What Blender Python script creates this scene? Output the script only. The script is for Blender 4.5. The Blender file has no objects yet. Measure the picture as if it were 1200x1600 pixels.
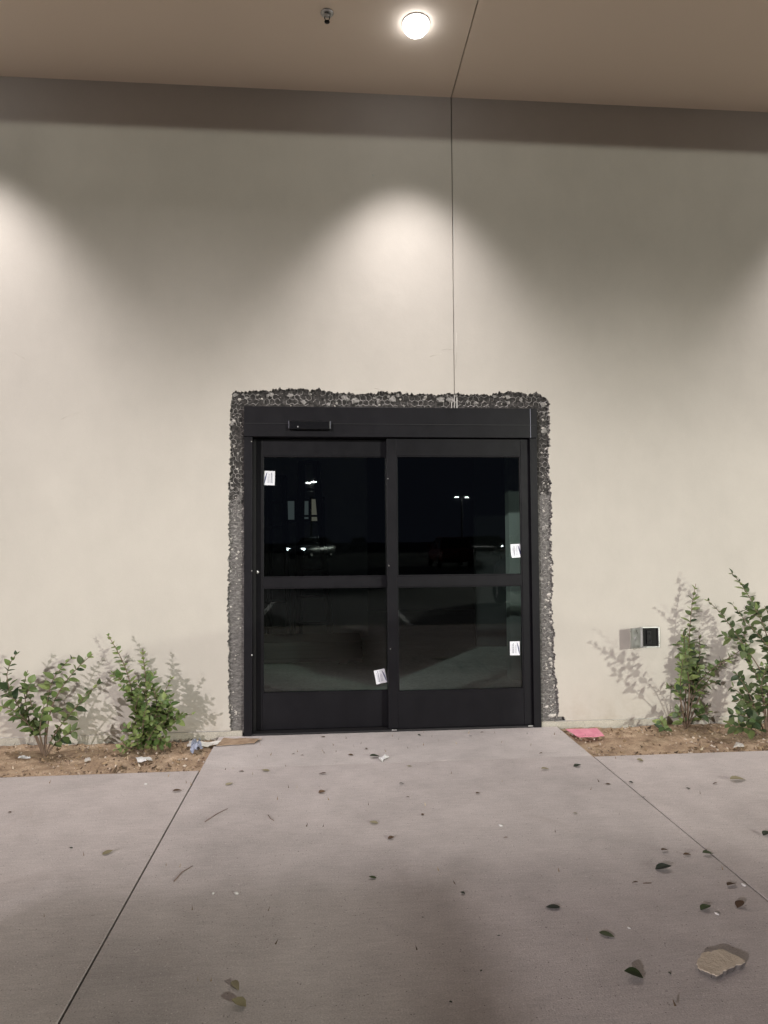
import bpy, math, random
from math import radians, sin, cos, pi
from mathutils import Vector, Matrix, noise

random.seed(7)
S = bpy.context.scene
C = S.collection

# ------------------------------------------------------------------ camera
F_PX, D_CAM, H_CAM = 1048.0, 4.875, 1.3995
YAW, PITCH, ROLL = radians(4.665), radians(2.177), radians(-0.393)
fw = Vector((sin(YAW)*cos(PITCH), cos(YAW)*cos(PITCH), sin(PITCH)))
rt0 = Vector((cos(YAW), -sin(YAW), 0)); up0 = rt0.cross(fw)
rt = rt0*cos(ROLL) + up0*sin(ROLL); up = up0*cos(ROLL) - rt0*sin(ROLL)
EYE = Vector((0, -D_CAM, H_CAM))
cam_d = bpy.data.cameras.new('camera'); cam = bpy.data.objects.new('camera', cam_d); C.objects.link(cam)
cam_d.sensor_fit = 'VERTICAL'; cam_d.sensor_height = 24; cam_d.lens = F_PX/1600*24
cam_d.clip_start = 0.05; cam_d.clip_end = 600
cam.matrix_world = Matrix(((rt.x, up.x, -fw.x, EYE.x), (rt.y, up.y, -fw.y, EYE.y), (rt.z, up.z, -fw.z, EYE.z), (0, 0, 0, 1)))
S.camera = cam

# ------------------------------------------------------------------ night sky
W = bpy.data.worlds.new('World'); S.world = W; W.use_nodes = True
wn = W.node_tree.nodes; wl = W.node_tree.links
bg = wn['Background']
bg.inputs['Color'].default_value = (0.32, 0.36, 0.55, 1)
bg.inputs['Strength'].default_value = 0.075

# ------------------------------------------------------------------ exposure
S.view_settings.view_transform = 'Standard'; S.view_settings.look = 'None'
S.view_settings.gamma = 1.0; S.view_settings.use_curve_mapping = False
S.view_settings.exposure = 0.14
try:
    S.cycles.use_denoising = True
    S.cycles.max_bounces = 10; S.cycles.transparent_max_bounces = 16
    S.cycles.sample_clamp_indirect = 6
    S.cycles.caustics_reflective = False; S.cycles.caustics_refractive = False
except Exception: pass

POLE_L, POLE_R = 34500.0, 32000.0
FAR_L, FAR_R = 32000.0, 52000.0          # two taller lamps far back in the lot        # watts of the two near parking-lot lamps
DOWN_SPOT, DOWN_GLOW = 225.0, 10.0       # watts / emission of the soffit downlights
POLE_L_COL, POLE_R_COL, DOWN_COL = (1, 0.93, 0.94), (.98, 0.98, 0.88), (1, 0.94, 0.94)

# ------------------------------------------------------------------ helpers
def ray(px, py):
    return (fw + rt*((px-600)/F_PX) + up*((800-py)/F_PX)).normalized()
def ground(px, py, z=0.0):
    d = ray(px, py); t = (z-EYE.z)/d.z; return EYE + d*t
def wall(px, py, y=0.0):
    d = ray(px, py); t = (y-EYE.y)/d.y; return EYE + d*t
def mirrored(px, py, y_lot, y_glass=0.04):
    """where a thing stands that shows at this spot of the door glass"""
    p = wall(px, py, 2*y_glass - y_lot); return Vector((p.x, y_lot, p.z))

class MB:
    def __init__(s): s.v = []; s.f = []; s.m = []; s.mi = 0
    def add(s, vs, fs):
        b = len(s.v); s.v += [tuple(v) for v in vs]
        for f in fs: s.f.append(tuple(i+b for i in f)); s.m.append(s.mi)
    def box(s, x0, x1, y0, y1, z0, z1, mat=None):
        vs = [Vector(p) for p in ((x0,y0,z0),(x1,y0,z0),(x1,y1,z0),(x0,y1,z0),(x0,y0,z1),(x1,y0,z1),(x1,y1,z1),(x0,y1,z1))]
        if mat: vs = [mat @ v for v in vs]
        s.add(vs, [(0,3,2,1),(4,5,6,7),(0,1,5,4),(1,2,6,5),(2,3,7,6),(3,0,4,7)])
    def tube(s, pts, rad, n=6, cap=True):
        pts = [Vector(p) for p in pts]
        if not isinstance(rad, (list, tuple)): rad = [rad]*len(pts)
        vs = []; prev = None
        for i, p in enumerate(pts):
            d = (pts[min(i+1, len(pts)-1)] - pts[max(i-1, 0)]).normalized()
            a = prev if prev and abs(prev.dot(d)) < .98 else (Vector((0,0,1)) if abs(d.z) < .9 else Vector((1,0,0)))
            u = (a - d*a.dot(d)).normalized(); prev = u; w = d.cross(u)
            for k in range(n):
                t = 2*pi*k/n; vs.append(p + (u*cos(t) + w*sin(t))*rad[i])
        fs = [(i*n+k, i*n+(k+1)%n, (i+1)*n+(k+1)%n, (i+1)*n+k) for i in range(len(pts)-1) for k in range(n)]
        if cap: fs += [tuple(range(n-1, -1, -1)), tuple((len(pts)-1)*n+k for k in range(n))]
        s.add(vs, fs)
    def lathe(s, prof, n=24, origin=(0,0,0), mat=None):
        o = Vector(origin); vs = []
        for r, z in prof:
            for k in range(n):
                t = 2*pi*k/n; v = Vector((r*cos(t), r*sin(t), z)); v = mat @ v if mat else v; vs.append(o + v)
        fs = [(i*n+k, i*n+(k+1)%n, (i+1)*n+(k+1)%n, (i+1)*n+k) for i in range(len(prof)-1) for k in range(n)]
        s.add(vs, fs)
    def mesh(s, name, mats):
        me = bpy.data.meshes.new(name); me.from_pydata(s.v, [], s.f); 
        for m in (mats if isinstance(mats, (list, tuple)) else [mats]): me.materials.append(m)
        me.polygons.foreach_set('material_index', s.m); me.update(); return me
    def build(s, name, mats, parent=None, smooth=False, bevel=0, kind=None):
        o = link(name, s.mesh(name, mats), parent)
        if smooth: o.data.polygons.foreach_set('use_smooth', [True]*len(o.data.polygons))
        if bevel:
            b = o.modifiers.new('bevel', 'BEVEL'); b.width = bevel; b.segments = 2; b.limit_method = 'ANGLE'
        if kind: o['kind'] = kind
        return o
def link(name, data, parent=None):
    o = bpy.data.objects.new(name, data); C.objects.link(o)
    if parent: o.parent = parent
    return o
def tag(o, label=None, cat=None, group=None, kind=None):
    if label: o['label'] = label
    if cat: o['category'] = cat
    if group: o['group'] = group
    if kind: o['kind'] = kind
    return o
def thing(name, loc, label, cat, group=None, rz=0):
    o = bpy.data.objects.new(name, None); C.objects.link(o); o.location = loc; o.rotation_euler = (0, 0, rz)
    o.empty_display_size = .1
    return tag(o, label, cat, group)
def copy_tree(o, parent=None):
    c = o.copy(); C.objects.link(c)
    if parent: c.parent = parent
    for ch in list(o.children): copy_tree(ch, c)
    return c

# ------------------------------------------------------------------ materials
def mat(name, col, rough=.8, metal=0.0, spec=.5):
    m = bpy.data.materials.new(name); m.use_nodes = True
    b = m.node_tree.nodes['Principled BSDF']
    b.inputs['Base Color'].default_value = (*col, 1); b.inputs['Roughness'].default_value = rough
    b.inputs['Metallic'].default_value = metal; b.inputs['Specular IOR Level'].default_value = spec
    return m
class NT:
    def __init__(s, m): s.t = m.node_tree; s.b = s.t.nodes['Principled BSDF']; s.co = None
    def n(s, typ, **kw):
        x = s.t.nodes.new(typ)
        for k, v in kw.items(): setattr(x, k, v)
        return x
    def l(s, a, b): s.t.links.new(a, b)
    def coord(s, scale=(1,1,1)):
        if s.co is None: s.co = s.n('ShaderNodeTexCoord')
        mp = s.n('ShaderNodeMapping'); mp.inputs['Scale'].default_value = scale
        s.l(s.co.outputs['Object'], mp.inputs['Vector']); return mp.outputs[0]
    def noise(s, scale, detail=4, rough=.6, sc=(1,1,1), dist=0):
        x = s.n('ShaderNodeTexNoise'); x.inputs['Scale'].default_value = scale; x.inputs['Detail'].default_value = detail
        x.inputs['Roughness'].default_value = rough; x.inputs['Distortion'].default_value = dist
        s.l(s.coord(sc), x.inputs['Vector']); return x.outputs['Fac']
    def vor(s, scale, sc=(1,1,1), feat='F1'):
        x = s.n('ShaderNodeTexVoronoi'); x.inputs['Scale'].default_value = scale; x.feature = feat
        s.l(s.coord(sc), x.inputs['Vector']); return x
    def ramp(s, fac, stops):
        x = s.n('ShaderNodeValToRGB'); e = x.color_ramp.elements
        while len(e) < len(stops): e.new(.5)
        for i, (p, c) in enumerate(stops):
            e[i].position = p; e[i].color = (*(c if isinstance(c, (tuple, list)) else (c, c, c)), 1)
        s.l(fac, x.inputs['Fac']); return x.outputs['Color']
    def mix(s, fac, a, b, mode='MIX'):
        x = s.n('ShaderNodeMix', data_type='RGBA', blend_type=mode)
        for sock, v in ((x.inputs[0], fac), (x.inputs[6], a), (x.inputs[7], b)):
            if hasattr(v, 'is_linked'): s.l(v, sock)
            elif isinstance(v, (tuple, list)): sock.default_value = (*v, 1)
            else: sock.default_value = v
        return x.outputs[2]
    def math(s, op, a, b=0.0):
        x = s.n('ShaderNodeMath', operation=op)
        for sock, v in ((x.inputs[0], a), (x.inputs[1], b)):
            if hasattr(v, 'is_linked'): s.l(v, sock)
            else: sock.default_value = v
        return x.outputs[0]
    def bump(s, h, strength, dist, prev=None):
        x = s.n('ShaderNodeBump'); x.inputs['Strength'].default_value = strength; x.inputs['Distance'].default_value = dist
        s.l(h, x.inputs['Height'])
        if prev is not None: s.l(prev, x.inputs['Normal'])
        return x.outputs[0]
    def color(s, c): s.l(c, s.b.inputs['Base Color'])
    def normal(s, n): s.l(n, s.b.inputs['Normal'])
    def sep(s):
        if s.co is None: s.co = s.n('ShaderNodeTexCoord')
        x = s.n('ShaderNodeSeparateXYZ'); s.l(s.co.outputs['Object'], x.inputs[0]); return x.outputs

def stucco_mat(name, col, seed=0):
    m = mat(name, col, .88, spec=.25); t = NT(m)
    k = 1 if not seed else seed
    big = t.ramp(t.noise(.9, 3, .55), [(.3, 1-.06*k), (.7, 1+.03*k)])
    mid = t.ramp(t.noise(5, 5, .65, (1, 1, .7)), [(.3, 1-.035*k), (.72, 1+.025*k)])
    fine = t.ramp(t.noise(190, 3, .6), [(.25, .93), (.75, 1.05)])
    c = t.mix(1, t.mix(1, t.mix(1, col, big, 'MULTIPLY'), mid, 'MULTIPLY'), fine, 'MULTIPLY')
    # scuffs and rub marks of the plasterer's float
    sc = t.ramp(t.noise(2.1, 6, .7, (1, 1, .35), 1.2), [(.62, 0.0), (.72, 1.0)])
    c = t.mix(t.math('MULTIPLY', sc, .08*k), c, (col[0]*.72, col[1]*.70, col[2]*.66))
    # splash of soil on the lowest hand of the wall
    z = t.sep()[2]
    d = t.math('MULTIPLY', t.ramp(z, [(.02, 1.0), (.30, 0.0)]), t.ramp(t.noise(9, 5, .7), [(.42, 0.0), (.68, 1.0)]))
    if not seed: c = t.mix(t.math('MULTIPLY', d, .35), c, (.30, .235, .16))
    t.color(c)
    n1 = t.bump(t.noise(1.6, 3, .5), .30*k, .03)
    n2 = t.bump(t.noise(14, 4, .6), .20*k, .006, n1)
    t.normal(t.bump(t.noise(230, 3, .7), .34 if not seed else .12, .0015, n2))
    return m
M = {}
M['stucco'] = stucco_mat('painted_stucco', (.505, .474, .426))
M['soffit'] = stucco_mat('soffit_paint', (.78, .675, .555), .10)
M['cut'] = mat('broken_cement', (.33, .315, .30), .95); t = NT(M['cut'])
t.color(t.ramp(t.noise(60, 5, .7), [(.3, (.10, .095, .09)), (.55, (.30, .285, .27)), (.75, (.50, .48, .45))])); t.normal(t.bump(t.noise(120, 4, .7), .8, .006))

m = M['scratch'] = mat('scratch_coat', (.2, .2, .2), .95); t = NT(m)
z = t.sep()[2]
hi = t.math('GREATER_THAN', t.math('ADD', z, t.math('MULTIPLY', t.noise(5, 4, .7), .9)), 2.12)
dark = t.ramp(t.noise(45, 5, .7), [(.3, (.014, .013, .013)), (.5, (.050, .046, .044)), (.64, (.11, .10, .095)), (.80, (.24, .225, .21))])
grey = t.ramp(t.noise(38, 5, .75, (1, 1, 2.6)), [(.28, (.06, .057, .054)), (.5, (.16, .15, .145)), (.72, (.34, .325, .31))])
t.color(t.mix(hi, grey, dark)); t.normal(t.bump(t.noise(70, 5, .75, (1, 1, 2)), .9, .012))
M['wire'] = mat('galvanised_wire', (.42, .40, .385), .55, .35)
M['chip'] = mat('plaster_chip', (.55, .52, .48), .95); NT(M['chip']).normal(NT(M['chip']).bump(NT(M['chip']).noise(80), .6, .004))

def concrete_mat(name, tint, seed):
    m = mat(name, tint, .86, spec=.3); t = NT(m)
    off = (1, 1, 1)
    big = t.ramp(t.noise(.75+.1*seed, 4, .6, off, .4), [(.28, .80), (.5, .98), (.72, 1.10)])
    mid = t.ramp(t.noise(4.5, 6, .68), [(.3, .88), (.7, 1.08)])
    broom = t.ramp(t.noise(46, 3, .6, (.22, 1.6, 1)), [(.3, .93), (.7, 1.06)])
    grain = t.ramp(t.noise(170, 4, .75), [(.22, .62), (.5, 1.0), (.78, 1.32)])
    c = t.mix(1, t.mix(1, t.mix(1, t.mix(1, tint, big, 'MULTIPLY'), mid, 'MULTIPLY'), broom, 'MULTIPLY'), grain, 'MULTIPLY')
    v = t.vor(95)
    spk = t.math('MULTIPLY', t.math('LESS_THAN', v.outputs['Distance'], .20), t.math('GREATER_THAN', t.noise(60, 2, .5), .57))
    c = t.mix(t.math('MULTIPLY', spk, .75), c, (.70, .67, .64))
    v2 = t.vor(70, (1, 1, 1.3))
    pit = t.math('MULTIPLY', t.math('LESS_THAN', v2.outputs['Distance'], .17), t.math('GREATER_THAN', t.noise(41, 2, .5), .57))
    c = t.mix(t.math('MULTIPLY', pit, .8), c, (tint[0]*.30, tint[1]*.28, tint[2]*.27))
    st = t.ramp(t.noise(1.5, 6, .72, (1, 1, 1), 1.5), [(.60, 0.0), (.75, 1.0)])
    c = t.mix(t.math('MULTIPLY', st, .30), c, (tint[0]*.55, tint[1]*.50, tint[2]*.46))
    wt = t.ramp(t.noise(2.7, 7, .75, (1, .8, 1), .8), [(.66, 0.0), (.76, 1.0)])
    c = t.mix(t.math('MULTIPLY', wt, .28), c, (.64, .61, .58))
    t.color(c)
    n = t.bump(t.noise(46, 3, .6, (.22, 1.6, 1)), .25, .003)
    n = t.bump(t.noise(170, 4, .75), .55, .003, n)
    t.normal(n); return m
M['conc_a'] = concrete_mat('walk_concrete', (.53, .483, .472), 0)
M['conc_b'] = concrete_mat('walk_concrete_side', (.54, .490, .477), 1)
M['conc_c'] = concrete_mat('landing_concrete', (.57, .525, .512), 2)
M['base'] = concrete_mat('foundation_concrete', (.46, .43, .37), 1)
M['joint'] = mat('joint_dirt', (.045, .036, .03), .95)
M['asphalt'] = mat('asphalt', (.05, .05, .052), .85); t = NT(M['asphalt'])
t.color(t.ramp(t.noise(60, 4, .7), [(.3, .03), (.7, .075)])); t.normal(t.bump(t.noise(120), .5, .006))
M['stripe'] = mat('road_paint', (.7, .7, .68), .7)
m = M['soil'] = mat('soil', (.2, .13, .08), .97, spec=.15); t = NT(m)
c = t.ramp(t.noise(7, 6, .7), [(.28, (.22, .155, .11)), (.46, (.40, .29, .20)), (.68, (.58, .445, .32))])
c = t.mix(1, c, t.ramp(t.noise(110, 4, .75), [(.25, .55), (.75, 1.35)]), 'MULTIPLY')
t.color(c); t.normal(t.bump(t.noise(90, 5, .75), .8, .008))
M['litter'] = mat('dry_litter', (.30, .21, .13), .9); t = NT(M['litter'])
oi = t.n('ShaderNodeNewGeometry')
t.color(t.ramp(oi.outputs['Random Per Island'], [(0, (.07, .048, .03)), (.5, (.22, .15, .085)), (.85, (.38, .28, .17)), (1, (.55, .47, .36))]))
M['clod'] = mat('soil_clod', (.2, .13, .085), .97); t = NT(M['clod'])
oi = t.n('ShaderNodeNewGeometry')
t.color(t.ramp(oi.outputs['Random Per Island'], [(0, (.12, .085, .06)), (.7, (.38, .28, .20)), (1, (.62, .55, .47))])); t.normal(t.bump(t.noise(150), .6, .003))

m = M['bronze'] = mat('dark_bronze_aluminium', (.0120, .0112, .0140), .45, spec=.17); t = NT(m)
t.color(t.ramp(t.noise(6, 5, .65, (1, 1, .5)), [(.3, (.0050, .0047, .0064)), (.7, (.0085, .0080, .0104))]))
t.l(t.ramp(t.noise(20, 4, .7), [(.3, .40), (.7, .55)]), t.b.inputs['Roughness'])
M['bronze_dk'] = mat('dark_bronze_recess', (.010, .0095, .011), .5)
M['gasket'] = mat('rubber_gasket', (.008, .008, .008), .7)
M['sensor'] = mat('black_sensor_plastic', (.006, .006, .007), .22)
M['steel'] = mat('zinc_steel', (.55, .55, .54), .34, .9)
NT(M['steel']).l(NT(M['steel']).ramp(NT(M['steel']).noise(30, 4), [(.3, .25), (.7, .5)]), NT(M['steel']).b.inputs['Roughness'])
M['white_bit'] = mat('white_scrap', (.72, .71, .69), .8)
M['black'] = mat('black_plastic', (.006, .006, .006), .6, spec=.2)

def glass_mat(name, tint, ior=1.5, wob=0):
    m = bpy.data.materials.new(name); m.use_nodes = True; nt = m.node_tree
    for n in list(nt.nodes): nt.nodes.remove(n)
    out = nt.nodes.new('ShaderNodeOutputMaterial'); mx = nt.nodes.new('ShaderNodeMixShader')
    tr = nt.nodes.new('ShaderNodeBsdfTransparent'); tr.inputs[0].default_value = (*tint, 1)
    gl = nt.nodes.new('ShaderNodeBsdfGlossy'); gl.inputs['Roughness'].default_value = .012
    fr = nt.nodes.new('ShaderNodeFresnel'); fr.inputs['IOR'].default_value = ior
    tc = nt.nodes.new('ShaderNodeTexCoord'); ns = nt.nodes.new('ShaderNodeTexNoise'); ns.inputs['Scale'].default_value = 2.5
    bp = nt.nodes.new('ShaderNodeBump'); bp.inputs['Strength'].default_value = .012; bp.inputs['Distance'].default_value = .01
    nt.links.new(tc.outputs['Object'], ns.inputs['Vector']); nt.links.new(ns.outputs['Fac'], bp.inputs['Height']); nt.links.new(bp.outputs[0], gl.inputs['Normal'])
    nt.links.new(fr.outputs[0], mx.inputs[0]); nt.links.new(tr.outputs[0], mx.inputs[1]); nt.links.new(gl.outputs[0], mx.inputs[2]); nt.links.new(mx.outputs[0], out.inputs[0])
    return m
M['glass'] = glass_mat('tinted_door_glass', (.87, .94, .91), 1.65)
def emit_mat(name, col, st):
    m = bpy.data.materials.new(name); m.use_nodes = True; b = m.node_tree.nodes['Principled BSDF']
    b.inputs['Base Color'].default_value = (.8, .8, .8, 1); b.inputs['Emission Color'].default_value = (*col, 1); b.inputs['Emission Strength'].default_value = st
    return m
M['lens'] = emit_mat('lit_downlight_lens', (.94, .95, 1), DOWN_GLOW)
M['lamp_lens'] = emit_mat('lit_lamp_lens', (.95, .98, 1), 60)
M['headlight_on'] = emit_mat('lit_headlight', (.85, .97, 1), 36)
M['trim'] = mat('white_trim', (.7, .68, .64), .5)
M['pole'] = mat('pole_paint', (.06, .055, .05), .5)
M['drywall'] = mat('drywall', (.50, .52, .51), .9)
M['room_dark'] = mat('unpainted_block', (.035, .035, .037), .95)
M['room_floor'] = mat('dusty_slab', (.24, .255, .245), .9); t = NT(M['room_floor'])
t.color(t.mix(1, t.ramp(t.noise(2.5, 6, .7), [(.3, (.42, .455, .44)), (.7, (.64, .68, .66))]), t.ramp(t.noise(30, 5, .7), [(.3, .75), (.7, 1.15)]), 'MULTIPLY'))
M['plywood'] = mat('plywood', (.52, .42, .31), .8)
M['ladder'] = mat('ladder_fibreglass', (.007, .005, .004), .8, spec=.1)
M['room_wall'] = mat('room_plasterboard', (.40, .38, .39), .95)
M['glow_dim'] = emit_mat('glow_panel_grey', (.85, .95, 1), .045); M['glow_warm'] = emit_mat('glow_panel_warm', (1, .88, .72), .085)  # faint emission put into flat panels, in place of pale lit shapes
for _n in ('glow_dim', 'glow_warm'): M[_n].node_tree.nodes['Principled BSDF'].inputs['Base Color'].default_value = (.05, .05, .05, 1)
M['pink'] = mat('pink_sheet', (.78, .26, .36), .75); t = NT(M['pink'])
t.color(t.ramp(t.noise(14, 5, .7, (1, .4, 1)), [(.3, (.66, .19, .29)), (.7, (.85, .36, .45))]))
M['paper'] = mat('white_paper', (.72, .72, .72), .85)
M['blue_print'] = mat('blue_print', (.30, .33, .42), .7)
M['cardboard'] = mat('cardboard', (.36, .25, .17), .9); t = NT(M['cardboard'])
t.color(t.ramp(t.noise(20, 5, .7), [(.3, (.25, .17, .11)), (.7, (.46, .34, .24))]))
M['ink'] = mat('dark_ink', (.05, .05, .10), .7); M['ink_soft'] = mat('grey_ink', (.30, .31, .38), .7); M['navy'] = mat('navy_ink', (.025, .03, .14), .7)
M['label'] = mat('label_paper', (.78, .79, .84), .6)
M['chunk'] = mat('stucco_chunk', (.50, .42, .33), .95); t = NT(M['chunk'])
t.color(t.ramp(t.noise(14, 5, .7), [(.25, (.52, .44, .35)), (.6, (.60, .52, .42)), (.8, (.66, .58, .48))])); t.normal(t.bump(t.noise(60, 5, .75), .7, .006))
M['chunk_side'] = mat('stucco_chunk_side', (.17, .155, .145), .95)

def leaf_mat(name, a, b, rough=.45):
    m = mat(name, a, rough, spec=.4); t = NT(m)
    oi = t.n('ShaderNodeObjectInfo')
    c = t.mix(oi.outputs['Random'], a, b)
    c = t.mix(1, c, t.ramp(t.noise(60, 3, .6), [(.3, .75), (.7, 1.15)]), 'MULTIPLY')
    t.color(c)
    tl = t.n('ShaderNodeBsdfTranslucent'); t.l(c, tl.inputs['Color'])
    mx = t.n('ShaderNodeMixShader'); mx.inputs[0].default_value = .22
    out = [n for n in t.t.nodes if n.type == 'OUTPUT_MATERIAL'][0]
    t.l(t.b.outputs[0], mx.inputs[1]); t.l(tl.outputs[0], mx.inputs[2]); t.l(mx.outputs[0], out.inputs['Surface'])
    return m
M['leaf_a'] = leaf_mat('shrub_leaf', (.070, .120, .038), (.225, .285, .105))
M['leaf_b'] = leaf_mat('shrub_leaf_fresh', (.090, .160, .045), (.290, .360, .125))
M['leaf_dark'] = leaf_mat('shrub_leaf_dark', (.036, .066, .032), (.135, .180, .075))
M['stem'] = mat('shrub_stem', (.17, .12, .085), .8)
M['fl_green'] = leaf_mat('fallen_green', (.030, .050, .020), (.07, .10, .035))
M['fl_dark'] = leaf_mat('fallen_dark', (.020, .030, .020), (.036, .048, .028))
M['fl_pale'] = leaf_mat('fallen_pale', (.25, .22, .13), (.40, .36, .25), .7)
M['fl_brown'] = leaf_mat('fallen_brown', (.085, .05, .03), (.16, .10, .06), .7)
M['twig'] = mat('dry_twig', (.20, .14, .105), .9)

# ------------------------------------------------------------------ the ground
BED = 0.66                                    # depth of the planting beds
XL, XR, SEAM = -0.787, 1.667, 0.928
KERB_Y = -5.75
def slab(name, x0, x1, y0, y1, m, z1=0.0, z0=-.14, bv=.0018):
    o = MB(); o.box(x0, x1, y0, y1, z0, z1); r = o.build(name, m, bevel=bv); r['kind'] = 'structure'; return r
g = .0045
slab('pavement', XL+g, XR-g, -BED-.0004, -.0, M['conc_c'], bv=0)
slab('pavement', XL+g, XR-g, -4.6, -BED-.0022, M['conc_a'], bv=0)
slab('pavement', -4.6, XL-g, -4.6, -BED-.03, M['conc_b'])
slab('pavement', XR+g, 5.4, -4.6, -BED-.02, M['conc_b'])
for x0, x1 in ((XL+g, XR-g), (-4.6, XL-g), (XR+g, 5.4)): slab('pavement', x0, x1, KERB_Y+.16, -4.61, M['conc_a'])
for x0, x1 in ((-14, -4.609), (5.409, 14)): slab('pavement', x0, x1, KERB_Y+.16, -BED-.03, M['conc_a'])
o = MB(); o.box(-14, 14, KERB_Y, -BED-.05, -.30, -.015); o.build('pavement_subgrade', M['joint'], kind='structure')
o = MB(); o.box(-14, 14, KERB_Y, KERB_Y+.15, -.2, .0); o.build('kerb', M['base'], bevel=.012, kind='structure')
o = MB(); o.box(-150, 150, -200, KERB_Y-.002, -.4, -.14); o.build('parking_lot', M['asphalt'], kind='structure')
o = MB(); o.box(-150, 150, KERB_Y-.01, 60, -.6, -.32); o.build('ground', M['soil'], kind='structure')
o = MB()
for k in range(-6, 8): o.box(-1.35+2.75*k-.05, -1.35+2.75*k+.05, KERB_Y-5.6, KERB_Y-.3, -.139, -.136)
o.build('parking_stripes', M['stripe'], kind='structure')

def bed(name, x0, x1):
    nx = int((x1-x0)/.025); ny = 30; o = MB(); vs = []
    for j in range(ny+1):
        for i in range(nx+1):
            x = x0+(x1-x0)*i/nx; y = -BED-.03 + (BED+.025)*j/ny
            h = .030*(noise.noise((x*3, y*5, 1.3))) + .018*noise.noise((x*13, y*13, 4)) + .010*noise.noise((x*37, y*37, 9))
            e = min(1, (j)/5.)
            # thin spill of soil over the slab edge on the left
            vs.append((x, y, -.030 + .6*h + .012*e))
    fs = [(j*(nx+1)+i, j*(nx+1)+i+1, (j+1)*(nx+1)+i+1, (j+1)*(nx+1)+i) for j in range(ny) for i in range(nx)]
    o.add(vs, fs); return o.build(name, M['soil'], smooth=True, kind='structure')
bed('soil_bed', -6.5, XL-.002); bed('soil_bed', XR+.002, 7.0)

def scatter(name, m, x0, x1, n, size, flat, ymin=-BED-.02, ymax=-.02, z=-.018, dens=None):
    o = MB()
    for k in range(n):
        x = random.uniform(x0, x1); y = random.uniform(ymin, ymax)
        if dens and random.random() > dens(x, y): continue
        s = size*random.uniform(.4, 1.5); R = Matrix.Rotation(random.uniform(0, 6.3), 3, 'Z') @ Matrix.Rotation(random.uniform(-.5, .5)*(1 if flat else 4), 3, 'X')
        if flat:
            w = s*random.uniform(.2, .5); pts = [(-s, 0, 0), (-.3*s, w, .15*s), (.5*s, w*.8, .1*s), (s, 0, .02), (.5*s, -w*.8, 0), (-.3*s, -w, .1*s)]
            o.add([Vector((x, y, z+.006)) + R @ Vector(p)*1.0 for p in pts], [(0,1,2,3), (0,3,4,5)])
        else:
            pts = [Vector(p)*s*random.uniform(.75, 1.15) for p in ((1,0,0),(-1,.1,0),(0,.9,.1),(.1,-.9,0),(0,0,.7),(.1,0,-.6))]
            o.add([Vector((x, y, z)) + R @ p for p in pts], [(0,2,4),(2,1,4),(1,3,4),(3,0,4),(2,0,5),(1,2,5),(3,1,5),(0,3,5)])
    return o.build(name, m, kind='stuff')
tag(scatter('leaf_litter', M['litter'], -3.6, XL-.01, 420, .016, True, dens=lambda x, y: .25+.75*max(0, 1-abs(x+1.0)/.5)), 'dry leaf crumbs strewn over the soil left of the door', 'leaf litter')
tag(scatter('leaf_litter', M['litter'], XR, 4.6, 420, .016, True, dens=lambda x, y: .25+.6*(y < -.55)+.4*(y > -.2)), 'dry leaf crumbs strewn over the soil right of the door', 'leaf litter')
tag(scatter('soil_clods', M['clod'], -3.6, XL-.01, 900, .010, False), 'small clods and pebbles on the left planting bed', 'clods')
tag(scatter('soil_clods', M['clod'], XR, 4.6, 900, .010, False), 'small clods and pebbles on the right planting bed', 'clods')
tag(scatter('grit', M['litter'], -2.6, 3.2, 480, .0035, True, -2.95, -.05, .002, dens=lambda x, y: .15+.85*(y > -.5)), 'fine grit and leaf crumbs scattered over the concrete', 'grit')

# ------------------------------------------------------------------ the wall
ZS = 4.711; ZB = .042; TH = .024
def rough_path(pts, step, amp, bump, per):
    """a torn edge through the given pixels, in wall coordinates (x, z)"""
    P = [wall(*p) for p in pts]; P = [Vector((p.x, p.z)) for p in P]; out = []
    acc = 0
    for a, b in zip(P, P[1:]):
        L = (b-a).length; n = max(1, int(L/step)); d = (b-a)/L; nn = Vector((-d.y, d.x))
        for k in range(n):
            s = acc + L*k/n
            q = a + d*(L*k/n)
            q = q + nn*(amp*1.3*noise.noise((s*17, 3, 1)) + amp*1.1*noise.noise((s*60, 8, 2)) + amp*.6*noise.noise((s*170, 4, 6)) + bump*(abs(sin(pi*s/per + .8*noise.noise((s*6, 0, 5))))-.6))
            out.append(q)
        acc += L
    out.append(P[-1]); return out
left_edge = rough_path([(360,1141), (357,1090), (357,1000), (355,940), (358,860), (357,780), (360,700), (359,650), (363,612)], .005, .009, .006, .036)
top_edge_l = rough_path([(363,612), (400,611), (450,607), (500,609), (530,614), (560,616), (600,612), (640,615), (680,617), (710,614)], .005, .013, .005, .046)
top_edge_r = rough_path([(710.5,614), (735,617), (770,616), (795,611), (820,615), (843,615), (858,626)], .005, .013, .005, .046)
right_edge = rough_path([(858,626), (859,680), (857,720), (862,780), (861,850), (864,900), (862,940), (866,1000), (867,1050), (873,1090), (873,1112), (870,1122)], .005, .013, .004, .052)
gapw = .0035
store = thing('storefront_wall', (0, 0, 0), 'tall beige stucco wall with a torn rough opening around the door', 'wall')
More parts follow.
